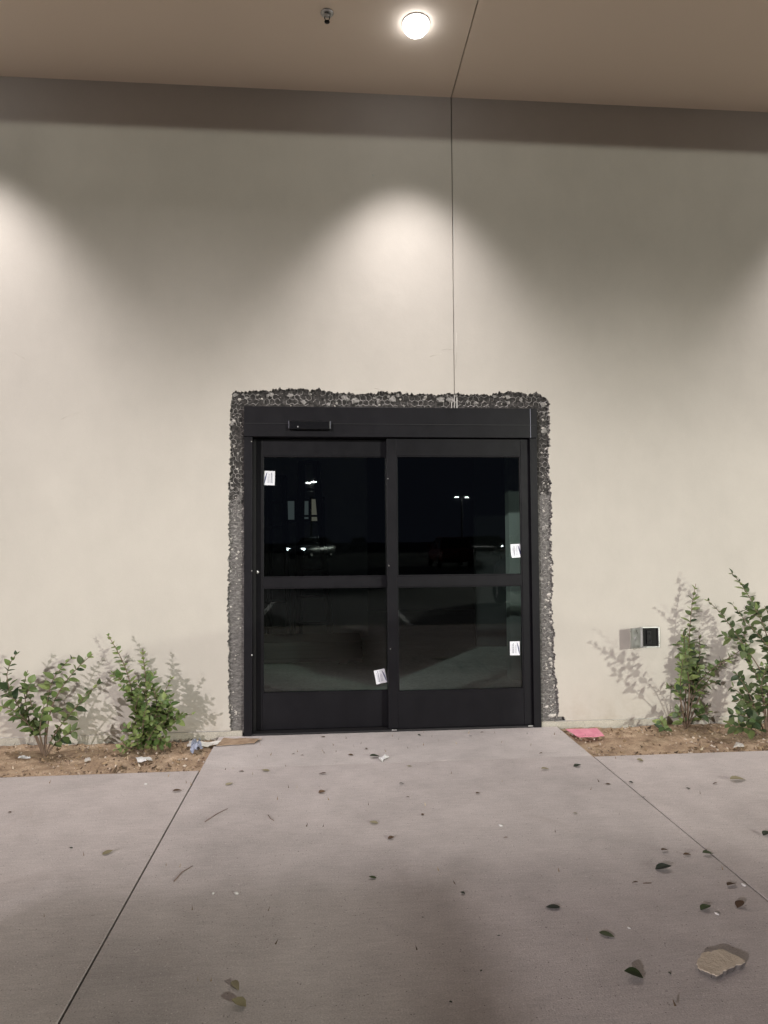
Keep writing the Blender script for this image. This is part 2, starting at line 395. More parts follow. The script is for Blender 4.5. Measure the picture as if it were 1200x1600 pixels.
def stucco_panel(poly_front, torn):
    """poly_front: closed list of (x,z); torn: set of indices on the broken edge"""
    o = MB(); n = len(poly_front)
    f = [Vector((p[0], 0, p[1])) for p in poly_front]
    o.add(f, [tuple(range(n))])
    bk = []
    for i, p in enumerate(poly_front):
        a = Vector(poly_front[i-1]); b = Vector(poly_front[(i+1) % n]); d = (b-a).normalized(); nn = Vector((d.y, -d.x))
        q = Vector((p[0], p[1])) + (nn*random.uniform(-.004, .012) if i in torn else Vector((0, 0)))
        bk.append(Vector((q.x, TH+.004, q.y)))
    mid = [(f[i]*.45 + bk[i]*.55) + (Vector((random.uniform(-.004,.004), 0, random.uniform(-.004,.004))) if i in torn else Vector()) for i in range(n)]
    base = len(o.v); o.v += [tuple(v) for v in mid] + [tuple(v) for v in bk]
    for i in range(n):
        j = (i+1) % n; o.mi = 1 if (i in torn and j in torn) else 0
        o.f.append((i, base+i, base+j, j)); o.m.append(o.mi)
        o.f.append((base+i, base+n+i, base+n+j, base+j)); o.m.append(o.mi)
    ob = o.build('stucco_panel', [M['stucco'], M['cut']], store)
    import bmesh
    bm = bmesh.new(); bm.from_mesh(ob.data); bmesh.ops.triangulate(bm, faces=[x for x in bm.faces if len(x.verts) > 4]); bmesh.ops.recalc_face_normals(bm, faces=bm.faces); bm.to_mesh(ob.data); bm.free()
    return ob
torn = [tuple(p) for p in left_edge] + [tuple(p) for p in top_edge_l[1:-1]]
xs = SEAM-gapw
polyL = [(-14, ZS), (-14, ZB), (left_edge[0].x, ZB)] + torn + [(xs, top_edge_l[-1].y), (xs, ZS)]
stucco_panel(polyL, set(range(3, 4+len(torn))))
torn = [tuple(p) for p in top_edge_r[1:]] + [tuple(p) for p in right_edge[1:]]
xs = SEAM+gapw
polyR = [(xs, ZS), (xs, top_edge_r[0].y)] + torn + [(right_edge[-1].x, ZB+.03), (right_edge[-1].x+.055, ZB+.03), (right_edge[-1].x+.065, ZB), (14, ZB), (14, ZS)]
stucco_panel(polyR, set(range(1, 2+len(torn))))

# frame edges from the photograph
FX0, FX1, FZ1 = -.6087, 1.5447, 2.35
# scratch coat behind the torn stucco
def coat(x0, x1, z0, z1, fr):
    o = MB(); st = .009; nx = max(2, int((x1-x0)/st)); nz = max(2, int((z1-z0)/st)); vs = []
    for j in range(nz+1):
        for i in range(nx+1):
            x = x0+(x1-x0)*i/nx; z = z0+(z1-z0)*j/nz
            h = .007*noise.noise((x*22, 1, z*33)) + .007*noise.noise((x*75, 2, z*85)) + .004*max(0, noise.noise((x*48, 5, z*48)))*2
            h += .0035*abs(sin(pi*z/.034)) * (1 if z < 2.2 else .3)
            vs.append((x, TH-.002 - h, z))
    o.add(vs, [(j*(nx+1)+i, j*(nx+1)+i+1, (j+1)*(nx+1)+i+1, (j+1)*(nx+1)+i) for j in range(nz) for i in range(nx)])
    return o
a = coat(FX0-.16, FX0-.002, ZB-.02, FZ1+.004, 0); b = coat(FX1+.002, FX1+.17, ZB-.02, FZ1+.004, 0); c_ = coat(FX0-.16, FX1+.17, FZ1+.004, FZ1+.20, 1)
for q in (b, c_): a.add(q.v, q.f)
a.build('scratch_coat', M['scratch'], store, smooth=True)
# solid wall behind, pierced by the doorway
o = MB(); o.mi = 0
o.box(-14, FX0-.003, TH+.006, .24, -.3, ZS+1.2); o.box(FX1+.003, 14, TH+.006, .24, -.3, ZS+1.2); o.box(FX0-.003, FX1+.003, TH+.006, .24, FZ1+.004, ZS+1.2)
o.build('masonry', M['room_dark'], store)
# chicken wire
def hexwire(x0, x1, z0, z1, o, cell=.040):
    h = cell*.5; a = cell/math.sqrt(3)
    def wob(x, z): return Vector((x + .011*noise.noise((x*19, z*19, 0)), TH-.011 + .010*noise.noise((x*20, z*20, 7)), z + .011*noise.noise((x*20, z*20, 3))))
    j = 0; z = z0
    while z < z1:
        x = x0 + (h if j % 2 else 0)
        while x < x1:
            top = (x, z+a*.5+a*.0); 
            A = (x-h, z+a*.5); B = (x, z+a); Cc = (x+h, z+a*.5); Dd = (x, z-a*-1+a)
            for p, q in ((A, B), (B, Cc), (B, (x, z+2*a))):
                if random.random() < .16 + .5*(noise.noise((p[0]*7, p[1]*7, 2)) > .12): continue
                if min(p[1], q[1]) < z0 or max(p[1], q[1]) > z1 or min(p[0], q[0]) < x0 or max(p[0], q[0]) > x1: continue
                o.tube([wob(*p), wob(*q)], random.uniform(.0008, .0017), 3, False)
            x += cell
        z += 1.5*a; j += 1
o = MB(); hexwire(FX0-.10, FX1+.12, FZ1+.005, FZ1+.125, o); hexwire(FX0-.115, FX0-.004, 1.1, FZ1+.01, o, .036); hexwire(FX1+.004, FX1+.11, 1.0, FZ1+.01, o); hexwire(FX1+.004, FX1+.12, .08, 1.0, o)
for k in range(46):                           # cut wire ends sticking out of the torn edge
    q = random.choice(top_edge_l+top_edge_r) if random.random() < .45 else random.choice(left_edge+right_edge)
    a_ = random.uniform(0, 6.28); L_ = random.uniform(.012, .034); p = Vector((q.x, .006, q.y))
    m1 = p + Vector((cos(a_)*L_*.5, -.010*random.random(), sin(a_)*L_*.5)); e1 = p + Vector((cos(a_+.5)*L_, -.014*random.random(), sin(a_+.5)*L_))
    o.tube([p, m1, e1], .0009, 3, False)
o.build('wire_mesh', M['wire'], store, kind='stuff')
# loose chips of plaster caught in the wire
o = MB()
def lump(p, s):
    pts = [Vector(q)*s*random.uniform(.6, 1.25) for q in ((1,0,0),(-1,0,.1),(0,.5,1),(0,.5,-1),(0,-.7,0),(.6,-.3,.6),(-.6,-.3,.5))]
    o.add([Vector(p)+q for q in pts], [(0,5,4),(5,2,6),(5,6,4),(6,1,4),(1,3,4),(3,0,4),(0,2,5),(2,1,6)])
for px, py, s in [(374,625,.016),(383,640,.012),(365,658,.018),(366,698,.013),(362,755,.012),(362,763,.014),(852,632,.012),(848,670,.014),(860,845,.010),(862,800,.011),(857,930,.022),(853,938,.016),(860,958,.018),(862,972,.022),(857,998,.012),(860,1030,.016),(868,1050,.016),(870,1077,.016),(854,1105,.020),(862,1119,.026),(866,1118,.022),(665,621,.016),(787,621,.012),(357,915,.012),(356,950,.012),(357,1105,.014)]:
    lump(wall(px, py, TH-.006), s)
for k in range(58):                           # flat smears of mortar and torn paper over the wire
    side = random.choice('lrttt'); rr = random.uniform(.008, .024)
    if side == 't': p = Vector((random.uniform(FX0-.08, FX1+.08), TH-.017, FZ1+random.uniform(.015, .10)))
    elif side == 'l': p = Vector((FX0-random.uniform(.015, .10), TH-.017, random.uniform(.9, 2.4)))
    else: p = Vector((FX1+random.uniform(.015, .10), TH-.017, random.uniform(.3, 2.4)))
    K = 9; ph = random.uniform(0, 6); el = random.uniform(.5, 1.6)
    ring = [p + Vector((cos(2*pi*i/K)*rr*el*random.uniform(.55, 1.2), random.uniform(.001, .005), sin(2*pi*i/K)*rr*random.uniform(.55, 1.2))) for i in range(K)]
    o.mi = 1; o.add([p]+ring, [(0, 1+(i+1) % K, 1+i) for i in range(K)])
o.mi = 0
for k in range(280):
    side = random.choice('llrrrrt')
    if side == 't': p = (random.uniform(FX0-.08, FX1+.08), TH-.006, FZ1+random.uniform(.01, .11))
    elif side == 'l': p = (FX0-random.uniform(.01, .11), TH-.006, random.uniform(.1, 2.3))
    else: p = (FX1+random.uniform(.04, .12), TH-.006, random.uniform(.1, 2.3))
    lump(p, random.choice((.003, .004, .005, .006, .008, .012))*random.uniform(.8, 1.2))
o.build('plaster_chips', [M['chip'], M['cut']], store, kind='stuff')
o = MB()
for x0, x1 in ((SEAM-.024, SEAM-.017), (SEAM+.015, SEAM+.024)): o.box(x0, x1, TH-.014, TH-.0115, FZ1+.006, FZ1+.085)
o.box(SEAM-.003, SEAM+.003, TH-.020, TH-.008, FZ1+.006, FZ1+.10)
o.build('control_joint', M['wire'], store)
o = MB(); o.lathe([(0, 0), (.006, 0), (.004, .003), (0, .004)], 10, wall(583, 274), Matrix.Rotation(pi/2, 3, 'X')); o.build('nail', M['steel'], store, True)
o = MB()                                     # trowel ridges where the seam was patched
for pts in ([(690,547),(700,545),(709,546)], [(672,557),(682,554),(690,553)], [(711,470),(716,474),(712,480)], [(585,606),(600,611),(612,615)], [(713,520),(714,548),(712,575)], [(20,548),(30,556),(38,560)], [(96,655),(110,648),(125,645)]):
    o.tube([wall(*p) + Vector((0, .0006, 0)) for p in pts], .0016, 5)
o.build('trowel_ridges', M['stucco'], store, True, kind='stuff')
# foundation and weep screed under the stucco
o = MB(); o.box(-14, FX0-.012, .010, .02, -.25, ZB-.006); o.box(FX1+.008, 14, .010, .02, -.25, ZB-.006); o.build('foundation', M['base'], store)
o = MB(); o.box(-14, FX0-.10, .003, .012, ZB-.0065, ZB-.0005); o.box(FX1+.11, 14, .003, .012, ZB-.0065, ZB-.0005); o.build('weep_screed', M['steel'], store)

# ------------------------------------------------------------------ soffit
OV = 5.55
sof = thing('soffit', (0, 0, ZS), 'flat brown painted soffit over the door, split by a straight seam', 'soffit')
o = MB(); o.box(-14, SEAM-.0035, -OV, .02, 0, .02); o.build('soffit_panel', M['soffit'], sof)
o = MB(); o.box(SEAM+.0035, 14, -OV, .02, 0, .02); o.build('soffit_panel', M['soffit'], sof)
o = MB(); o.box(-14, 14, -OV-.03, -OV+.0, -.0, .9); o.build('fascia', M['stucco'], sof)
o = MB(); o.box(-14, 14, -OV, .02, .03, .9); o.build('roof_fill', M['room_dark'], sof)

# ------------------------------------------------------------------ downlights
lx = wall(650, 37, -.66).x
def soffit_pt(px, py): 
    d = ray(px, py); t = (ZS-EYE.z)/d.z; return EYE + d*t
pc = soffit_pt(650, 36)
def downlight(x, y, label, power=1.0):
    r = thing('recessed_downlight', (x, y, ZS), label, 'downlight', 'round downlights in the soffit')
    o = MB(); o.lathe([(.081, -.0005), (.090, -.001), (.0905, -.004), (.086, -.007), (.080, -.006), (.078, -.001)], 40); o.build('trim_ring', M['trim'], r, True)
    o = MB(); o.lathe([(.083, -.004), (.0835, -.020), (.077, -.040), (.062, -.057), (.038, -.067), (.0, -.070)], 40); o.build('lens', M['lens'], r, True)
    L = bpy.data.lights.new('downlight_beam', 'SPOT'); L.energy = DOWN_SPOT*power; L.color = DOWN_COL; L.spot_size = radians(82); L.spot_blend = 1.0; L.shadow_soft_size = .09
    lo = bpy.data.objects.new('beam', L); C.objects.link(lo); lo.parent = r; lo.location = (0, 0, -.12); lo.rotation_euler = (radians(10), 0, 0)   # a wall-wash optic
    return r
downlight(pc.x, pc.y, 'lit round downlight glowing white in the soffit above the door')
downlight(pc.x-3.08, pc.y, 'lit round downlight in the soffit past the left edge of the picture', 1.1)
downlight(pc.x+3.5, pc.y, 'lit round downlight in the soffit past the right edge of the picture', 1.0)

# fire sprinkler
p = soffit_pt(511, 20)
r = thing('fire_sprinkler', (p.x, p.y, ZS), 'small chrome fire sprinkler head hanging from the soffit', 'sprinkler')
o = MB(); o.lathe([(.0, -.001), (.040, -.001), (.041, -.004), (.034, -.009), (.020, -.011), (.018, -.004), (.0, -.003)], 28); o.build('escutcheon', M['steel'], r, True)
o = MB(); o.lathe([(.0, -.004), (.013, -.004), (.013, -.022), (.008, -.026), (.0, -.026)], 14); o.build('body', M['steel'], r, True)
o = MB()
for s_ in (-1, 1): o.tube([(s_*.012, 0, -.02), (s_*.016, 0, -.034), (s_*.010, 0, -.05), (0, 0, -.056)], .003, 6)
o.build('yoke', M['black'], r, True)
o = MB(); o.lathe([(.0, -.056), (.006, -.056), (.017, -.058), (.017, -.060), (.0, -.061)], 16); o.build('deflector', M['black'], r, True)

# ------------------------------------------------------------------ the automatic door
door = thing('automatic_door', (0, 0, 0), 'dark bronze automatic sliding glass door in the torn opening', 'door')
def X(px, py=880): return wall(px, py).x
def Z(py, px=600): return wall(px, py).z
ZH = 2.13                                     # underside of header
JL, JR = .058, .055
o = MB(); o.box(FX0, FX0+JL, -.012, .14, .0, ZH+.0); o.build('jamb', M['bronze'], door, bevel=.002)
o = MB(); o.box(FX1-JR, FX1, -.012, .14, .0, ZH+.0); o.build('jamb', M['bronze'], door, bevel=.002)
hd = MB(); hd.box(FX0, FX1, -.022, .14, ZH+.001, FZ1); hd = hd.build('header', M['bronze'], door, bevel=.003)
o = MB(); o.box(FX0+.003, FX1-.003, -.0245, -.0225, ZH+.095, ZH+.0975); o.build('cover_seam', M['bronze_dk'], hd)
o = MB(); o.box(FX1-.0535, FX1-.051, -.0245, -.0225, ZH+.003, FZ1-.003); o.build('end_cap_seam', M['ink_soft'], hd)
sx0, sx1 = wall(452, 666).x, wall(516, 666).x; sz0, sz1 = wall(484, 673).z, wall(484, 659.5).z
sn = MB(); sn.box(sx0, sx1, -.062, -.0225, sz0, sz1); sn = sn.build('motion_sensor', M['sensor'], door, bevel=.005)
o = MB(); o.box(sx0-.003, sx0-.0005, -.050, -.026, sz0+.012, sz1-.002); o.box(sx1+.0005, sx1+.003, -.050, -.026, sz0+.012, sz1-.002); o.build('end_cap', M['ink_soft'], sn)
o = MB(); o.lathe([(0, 0), (.005, 0), (.005, .003), (0, .003)], 10, (wall(466, 669).x, -.0625, sz0+.018), Matrix.Rotation(pi/2, 3, 'X')); o.build('indicator', M['steel'], sn)
o = MB(); o.box(FX0+JL, FX1-JR, -.008, .13, .0, .014); o.build('threshold', M['bronze_dk'], door, bevel=.003)
o = MB(); o.box(FX0+JL, FX0+JL+.020, .075, .14, .014, ZH); o.build('pocket_stop', M['bronze_dk'], door)

def leaf(x0, x1, z0, z1, y0, y1, gx0, gx1, zb, zm0, zm1, zt):
    """stile-and-rail leaf: outer x0..x1, z0..z1, glass columns gx0..gx1, rails at zb / zm0..zm1 / zt"""
    r = MB(); r.box(x0, gx0, y0, y1, z0, z1); r.box(gx1, x1, y0, y1, z0, z1)
    lf = r.build('door_leaf', M['bronze'], door, bevel=.0025)
    for nm, a, b in (('bottom_rail', z0, zb), ('middle_rail', zm0, zm1), ('top_rail', zt, z1)):
        o = MB(); o.box(gx0+.0005, gx1-.0005, y0+.003, y1-.003, a, b); o.build(nm, M['bronze'], lf, bevel=.002)
    yg = (y0+y1)/2
    for a, b in ((zb, zm0), (zm1, zt)):
        o = MB()          # glazing bead: four sticks round the pane
        for q in ((gx0, gx0+.009, a, b), (gx1-.009, gx1, a, b), (gx0+.009, gx1-.009, a, a+.009), (gx0+.009, gx1-.009, b-.009, b)):
            o.box(q[0], q[1], yg-.018, yg-.0035, q[2], q[3])
        o.build('glazing_bead', M['bronze'], lf, bevel=.002)
        o = MB(); o.box(gx0-.002, gx1+.002, yg-.003, yg+.003, a-.002, b+.002); o.build('glass_pane', M['glass'], lf)
    return lf, yg
YR0, YR1 = .012, .056
ml = X(605.5)
leafR, ygR = leaf(ml, FX1-JR-.001, .016, ZH-.004, YR0, YR1, X(620.5), wall(815.5, 800).x, wall(720,1080).z, wall(720,915.5).z, wall(720,899.5).z, wall(720,712).z)
YL0, YL1 = .072, .116
xl0 = wall(400.5, 880, YL0).x
leafL, ygL = leaf(xl0, wall(623, 880, YL0).x, .018, wall(500, 685.5, YL0).z, YL0, YL1, wall(410, 880, YL0).x, wall(607, 880, YL0).x-.004, wall(500,1082.5,YL0).z, wall(500,917.5,YL0).z, wall(500,902,YL0).z, wall(500,712.5,YL0).z)
# lock cylinder, screws and guides
def disc(nm, px, py, y, rad, parent, m):
    p = wall(px, py, y); o = MB(); o.lathe([(0, 0), (rad, 0), (rad*.9, .008), (0, .009)], 14, p, Matrix.Rotation(pi/2, 3, 'X')); return o.build(nm, m, parent, True)
disc('lock_cylinder', 402.3, 894, YL0, .013, leafL, M['steel'])
for px, py in ((393.5, 892), (393.5, 1024), (393.2, 690)): disc('screw', px, py, -.012, .0055, door, M['steel'])
for px, py in ((607.5, 884), (610, 1014), (606, 748)): disc('screw', px, py, YR0, .0045, leafR, M['steel'])
for px in (616, 829):
    p = wall(px, 1139.5, -.008); o = MB(); o.box(p.x-.018, p.x+.018, -.013, -.0085, .0085, .018); o.build('guide_bracket', M['steel'], door, bevel=.002)
# stickers
def sticker(px, py, w, h, rot, y, parent, flip=False, curl=0):
    p = wall(px, py, y); W_, H_ = w*.00475, h*.00475; n = 8
    Rm = Matrix.Rotation(rot, 3, 'Y')
    def P(u, v, d=0):
        c = curl*.012*max(0, (.4-v))**1.5*6*(1-u*.6) if curl else 0
        return p + Rm @ Vector(((u-.5)*W_, -d-c, (v-.5)*H_))
    o = MB(); vs = [P(i/n, j/n, 0) for j in range(n+1) for i in range(n+1)]
    o.add(vs, [(j*(n+1)+i, j*(n+1)+i+1, (j+1)*(n+1)+i+1, (j+1)*(n+1)+i) for j in range(n) for i in range(n)])
    st = o.build('sticker', M['label'], parent, True)
    U = (lambda u: 1-u) if flip else (lambda u: u)
    o = MB()                                     # navy swoosh along one long side
    K = 14
    for k in range(K):
        v0, v1 = .08+.84*k/K, .08+.84*(k+1)/K
        a0 = .97-.30*max(0, v0)**2.6; a1 = .97-.30*v1**2.6; t0 = .10*sin(pi*k/K)**.7+.008; t1 = .10*sin(pi*(k+1)/K)**.7+.008
        q = [P(U(a0-t0), v0, .0008), P(U(a0), v0, .0008), P(U(a1), v1, .0008), P(U(a1-t1), v1, .0008)]
        o.add(q, [(0,1,2,3)])
    o.build('swoosh', M['navy'], st) if parent is None else o.build('swoosh', M['navy'], parent)
    for nm, m_, us, wd in (('heading', M['ink'], (.34,), .055), ('small_print', M['ink_soft'], (.20, .27, .50, .57, .64), .028)):
        o = MB()
        for u in us:
            v = .15
            top = .86 if nm == 'heading' else random.uniform(.6, .85)
            while v < top:
                L = random.uniform(.03, .09)
                o.add([P(U(u-wd/2), v, .0008), P(U(u+wd/2), v, .0008), P(U(u+wd/2), v+L, .0008), P(U(u-wd/2), v+L, .0008)], [(0,1,2,3)]); v += L+.02
        o.build(nm, m_, parent)
sticker(421, 747, 16.5, 22, radians(2), ygL-.0045, leafL, True)
sticker(594.5, 1057, 17, 21.5, radians(-11), ygL-.0045, leafL)
sticker(806, 860.5, 16, 21, radians(-3), ygR-.0045, leafR, False, 1)
sticker(804.5, 1013, 15.5, 21.5, radians(0), ygR-.0045, leafR)

# ------------------------------------------------------------------ room behind the glass
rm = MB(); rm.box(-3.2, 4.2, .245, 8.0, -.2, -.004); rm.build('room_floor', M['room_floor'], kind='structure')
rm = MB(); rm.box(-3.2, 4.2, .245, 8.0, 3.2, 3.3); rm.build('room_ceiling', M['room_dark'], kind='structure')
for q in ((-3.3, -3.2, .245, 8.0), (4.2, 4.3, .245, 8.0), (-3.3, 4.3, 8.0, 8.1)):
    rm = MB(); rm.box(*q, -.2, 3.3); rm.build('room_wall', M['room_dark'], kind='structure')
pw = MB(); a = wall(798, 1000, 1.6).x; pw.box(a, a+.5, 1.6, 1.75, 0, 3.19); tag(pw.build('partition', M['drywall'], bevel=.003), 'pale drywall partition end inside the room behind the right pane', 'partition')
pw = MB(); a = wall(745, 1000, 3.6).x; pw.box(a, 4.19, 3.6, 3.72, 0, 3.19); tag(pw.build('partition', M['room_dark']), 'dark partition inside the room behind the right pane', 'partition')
YB = 4.6
pw = MB(); pw.box(-3.19, wall(575, 1000, YB).x, YB, YB+.12, 0, 3.19); tag(pw.build('partition', M['room_wall']), 'dim plasterboard partition at the back of the room behind the left pane', 'partition')
wx = thing('glow_panels', (0, YB, 0), 'three small self-glowing panels added on the back partition behind the ladders', 'window')  # added glowing panels stand in for pale lit shapes deep in the room
for a, b, c, d, mm in ((443, 460, 783, 812, 'glow_dim'), (471, 482, 783, 811, 'glow_dim'), (487, 504, 780, 814, 'glow_warm')):
    p, q = wall(a, d, YB), wall(b, c, YB); o = MB(); o.box(p.x, q.x, -.012, -.004, p.z, q.z); o.build('pane', M[mm], wx)
    o = MB()
    for e in ((p.x-.03, p.x, p.z-.03, q.z+.03), (q.x, q.x+.03, p.z-.03, q.z+.03), (p.x, q.x, p.z-.03, p.z), (p.x, q.x, q.z, q.z+.03)): o.box(e[0], e[1], -.03, -.002, e[2], e[3])
    o.build('frame', M['ladder'], wx)
o = MB()
for k in range(5): o.box(wall(380, 1000, 2.62).x+.03*random.random(), .34+.03*random.random(), 2.60+.02*random.random(), 3.30, .03+.045*k, .072+.045*k)
o.box(-1.4, -1.3, 2.65, 3.3, 0, .03); o.box(.1, .2, 2.65, 3.3, 0, .03)
tag(o.build('added_stack', M['room_dark'], kind='thing'), 'low dark stack added to end the lit patch of room floor', 'dark stack')  # invented stack, hides the lit floor beyond its front edge
for (pxa, pxb, pxt, lab, y) in ((411, 452, 430, 'short dark stepladder inside the room at the left jamb', 3.45), (462, 520, 482, 'tall dark stepladder inside the room behind the left pane', 3.55)):
    zt = wall(pxt, 722 if y > 3.5 else 745, y).z
    xa, xb, xt = wall(pxa, 1000, y).x, wall(pxb, 1000, y).x, wall(pxt, 800, y).x
    r = thing('stepladder', ((xa+xb)/2, y, 0), lab, 'stepladder', 'stepladders in the dark room')
    ox = (xa+xb)/2
    def rail(x0, x1, y0, y1):
        o = MB(); o.tube([(x0-ox, y0-y, 0), (x1-ox, y1-y, zt)], .034, 4); o.build('rail', M['ladder'], r)
    rail(xa, xt-.10, y, y+.16); rail(xb, xt+.10, y, y+.16); rail(xa+.03, xt-.08, y+.52, y+.20); rail(xb-.03, xt+.08, y+.52, y+.20)
    for k in range(1, 7):
        f = k/7; o = MB(); yy = .16*f; o.box(xa+(xt-.10-xa)*f-ox, xb+(xt+.10-xb)*f-ox, yy-.04, yy+.04, zt*f-.012, zt*f+.012); o.build('step', M['ladder'], r)
    o = MB(); o.box(xt-.13-ox, xt+.13-ox, .10, .26, zt, zt+.03); o.build('top_cap', M['ladder'], r)

# ------------------------------------------------------------------ electrical box
b0 = wall(1014, 995)
ex0, ex1 = wall(1001, 995).x, wall(1029.5, 995).x; ez0, ez1 = wall(1015, 1011.5).z, wall(1015, 979).z
eb = thing('electrical_box', ((ex0+ex1)/2, 0, (ez0+ez1)/2), 'open galvanised electrical box in the wall above the right shrub', 'electrical box')
hw, hh = (ex1-ex0)/2, (ez1-ez0)/2
o = MB()
for q in ((-hw, -hw+.009, -hh, hh), (hw-.012, hw, -hh, hh), (-hw+.009, hw-.012, -hh, -hh+.009), (-hw+.009, hw-.012, hh-.009, hh)): o.box(q[0], q[1], -.018, -.001, q[2], q[3])
o.build('frame', M['steel'], eb, bevel=.0015)
o = MB(); o.box(-hw+.010, hw-.013, -.0035, -.0015, -hh+.010, hh-.010); o.build('back_plate', M['black'], eb)
ot = MB(); ot.box(-.030, .012, -.012, -.004, -.052, .052); ot = ot.build('receptacle', M['sensor'], eb, bevel=.003)
for zc in (-.026, .026):
    for xc in (-.0175, -.0045):
        o = MB(); o.box(xc-.0015, xc+.0015, -.0145, -.0125, zc-.008, zc+.008); o.build('slot', M['black'], ot)
ld = MB(); R = Matrix.Translation((-hw-.001, -.019, 0)) @ Matrix.Rotation(radians(24), 4, 'Z')
ld.box(-.127, 0, -.0025, .0, -hh+.004, hh-.002, R); ld.box(-.127, -.1245, -.012, -.0026, -hh+.004, hh-.002, R); ld.box(-.0025, 0, -.012, -.0026, -hh+.004, hh-.002, R)
ld = ld.build('lid', M['steel'], eb)
o = MB(); o.tube([(-hw-.002, -.021, -hh+.02), (-hw-.002, -.021, hh-.02)], .004, 8); o.build('hinge', M['steel'], eb)
o = MB(); o.box(-.075, -.045, -.012, -.0028, -.012, .008, R); o.build('latch', M['steel'], ld)

# ------------------------------------------------------------------ shrubs
def leaf_mesh(name, m, w=.27, fold=.18, curl=.12):
    o = MB(); K = 6; vs = []
    for k in range(K+1):
        t_ = k/K; hw_ = w*(sin(pi*min(1, t_*1.02)**.80))**.85 if 0 < k < K else .0
        z_ = -curl*t_*t_
        for s_ in (-1, 0, 1): vs.append((s_*hw_, t_, z_ + abs(s_)*hw_*fold))
    fs = []
    for k in range(K):
        for c in (0, 1): fs.append((k*3+c, k*3+c+1, k*3+c+4, k*3+c+3))
    o.add(vs, fs); me = o.mesh(name, m); me.polygons.foreach_set('use_smooth', [True]*len(me.polygons)); return me
def bez(P, n):
    """resample a polyline with smoothed corners"""
    L = [0]
    for a, b in zip(P, P[1:]): L.append(L[-1]+(b-a).length)
    def at(s):
        s = max(0, min(L[-1], s))
        for i in range(len(P)-1):
            if s <= L[i+1] or i == len(P)-2:
                f = (s-L[i])/max(1e-6, L[i+1]-L[i]); return P[i].lerp(P[i+1], f)
    w = L[-1]*.12
    return [(at(L[-1]*k/n-w)+at(L[-1]*k/n)*2+at(L[-1]*k/n+w))/4 if 0 < k < n else at(L[-1]*k/n) for k in range(n+1)], L[-1]
def shrub(base_px, stems, off, sc, size, mats, label, seed, sp=.021, side=1.0, y_off=0):
    rnd = random.Random(seed)
    bp = ground(off[0]+base_px[0]/sc, off[1]+base_px[1]/sc, -.025); bp.y += y_off
    r = thing('shrub', (bp.x, bp.y, -.03), label, 'shrub', 'young broadleaf shrubs in the planting beds')
    meshes = [leaf_mesh('leaf', m, .30+.04*k, .15+.1*k, .10+.12*k) for m in mats for k in range(2)]
    sm = MB(); O = Vector((bp.x, bp.y, -.03))
    todo = []
    for st in stems:
        lean = st[0]; pts = st[1]; n = len(pts)
        P = [wall(off[0]+p[0]/sc, off[1]+p[1]/sc, bp.y + lean*(k/(n-1))**1.3 + .012*noise.noise((seed+k, n, lean*10))) for k, p in enumerate(pts)]
        P[0] = P[0]
        todo.append((P, st[2] if len(st) > 2 else .12, True))
    for P, bare, main in todo:
        Q, L = bez(P, max(6, int(L_ / .03)) if False else 14)
        r0 = (.0055 if main else .003)
        sm.tube([q-O for q in Q], [r0*(1-.75*k/14)+.0006 for k in range(15)], 5)
        s = L*bare; k = 0; ang = rnd.uniform(0, 6.28)
        while s < L:
            f = s/L*14; i = min(13, int(f)); p = Q[i].lerp(Q[i+1], f-i); d = (Q[i+1]-Q[i]).normalized()
            ang += pi/2 + rnd.uniform(-.4, .4)
            a = Vector((0, -1, .2)); u = (a-d*a.dot(d)).normalized(); w = d.cross(u)
            for q in (0, pi):
                if rnd.random() < .10: continue
                o_ = (u*cos(ang+q)+w*sin(ang+q))
                tip = s/L > .9
                dr = (d*(.75 if tip else .45)+o_*(.5 if tip else .85)+Vector((rnd.uniform(-.2,.2), rnd.uniform(-.25,.15), rnd.uniform(-.15,.25)))).normalized()
                nr = (Vector((rnd.uniform(-.5,.5), -.45, .9)) + d*.3); nr = (nr-dr*nr.dot(dr)).normalized(); sx = dr.cross(nr)
                sz = size*rnd.uniform(.70, 1.2)*(.65 if tip else 1)*(1.0 if s/L < .75 else .85)
                mw = Matrix(((sx.x, dr.x, nr.x, p.x-O.x), (sx.y, dr.y, nr.y, p.y-O.y), (sx.z, dr.z, nr.z, p.z-O.z), (0,0,0,1))) @ Matrix.Diagonal((sz, sz, sz, 1))
                lo = link('leaf', meshes[rnd.randrange(len(meshes))] if rnd.random() < .85 else meshes[0], r); lo.matrix_local = mw
                k += 1
            # a short side shoot now and then
            if main and side and .15 < s/L < .72 and rnd.random() < .22*side:
                dd = (d*.6+(u*cos(ang+1.3)+w*sin(ang+1.3))*.8).normalized(); LL = rnd.uniform(.07, .15)
                todo.append(([p, p+dd*LL*.5+Vector((0,0,.01)), p+dd*LL+Vector((0,0,.03))], .25, False))
            s += sp*rnd.uniform(.8, 1.3)*(1 if main else .9)
    sm.build('stem', M['stem'], r, True)
    return r
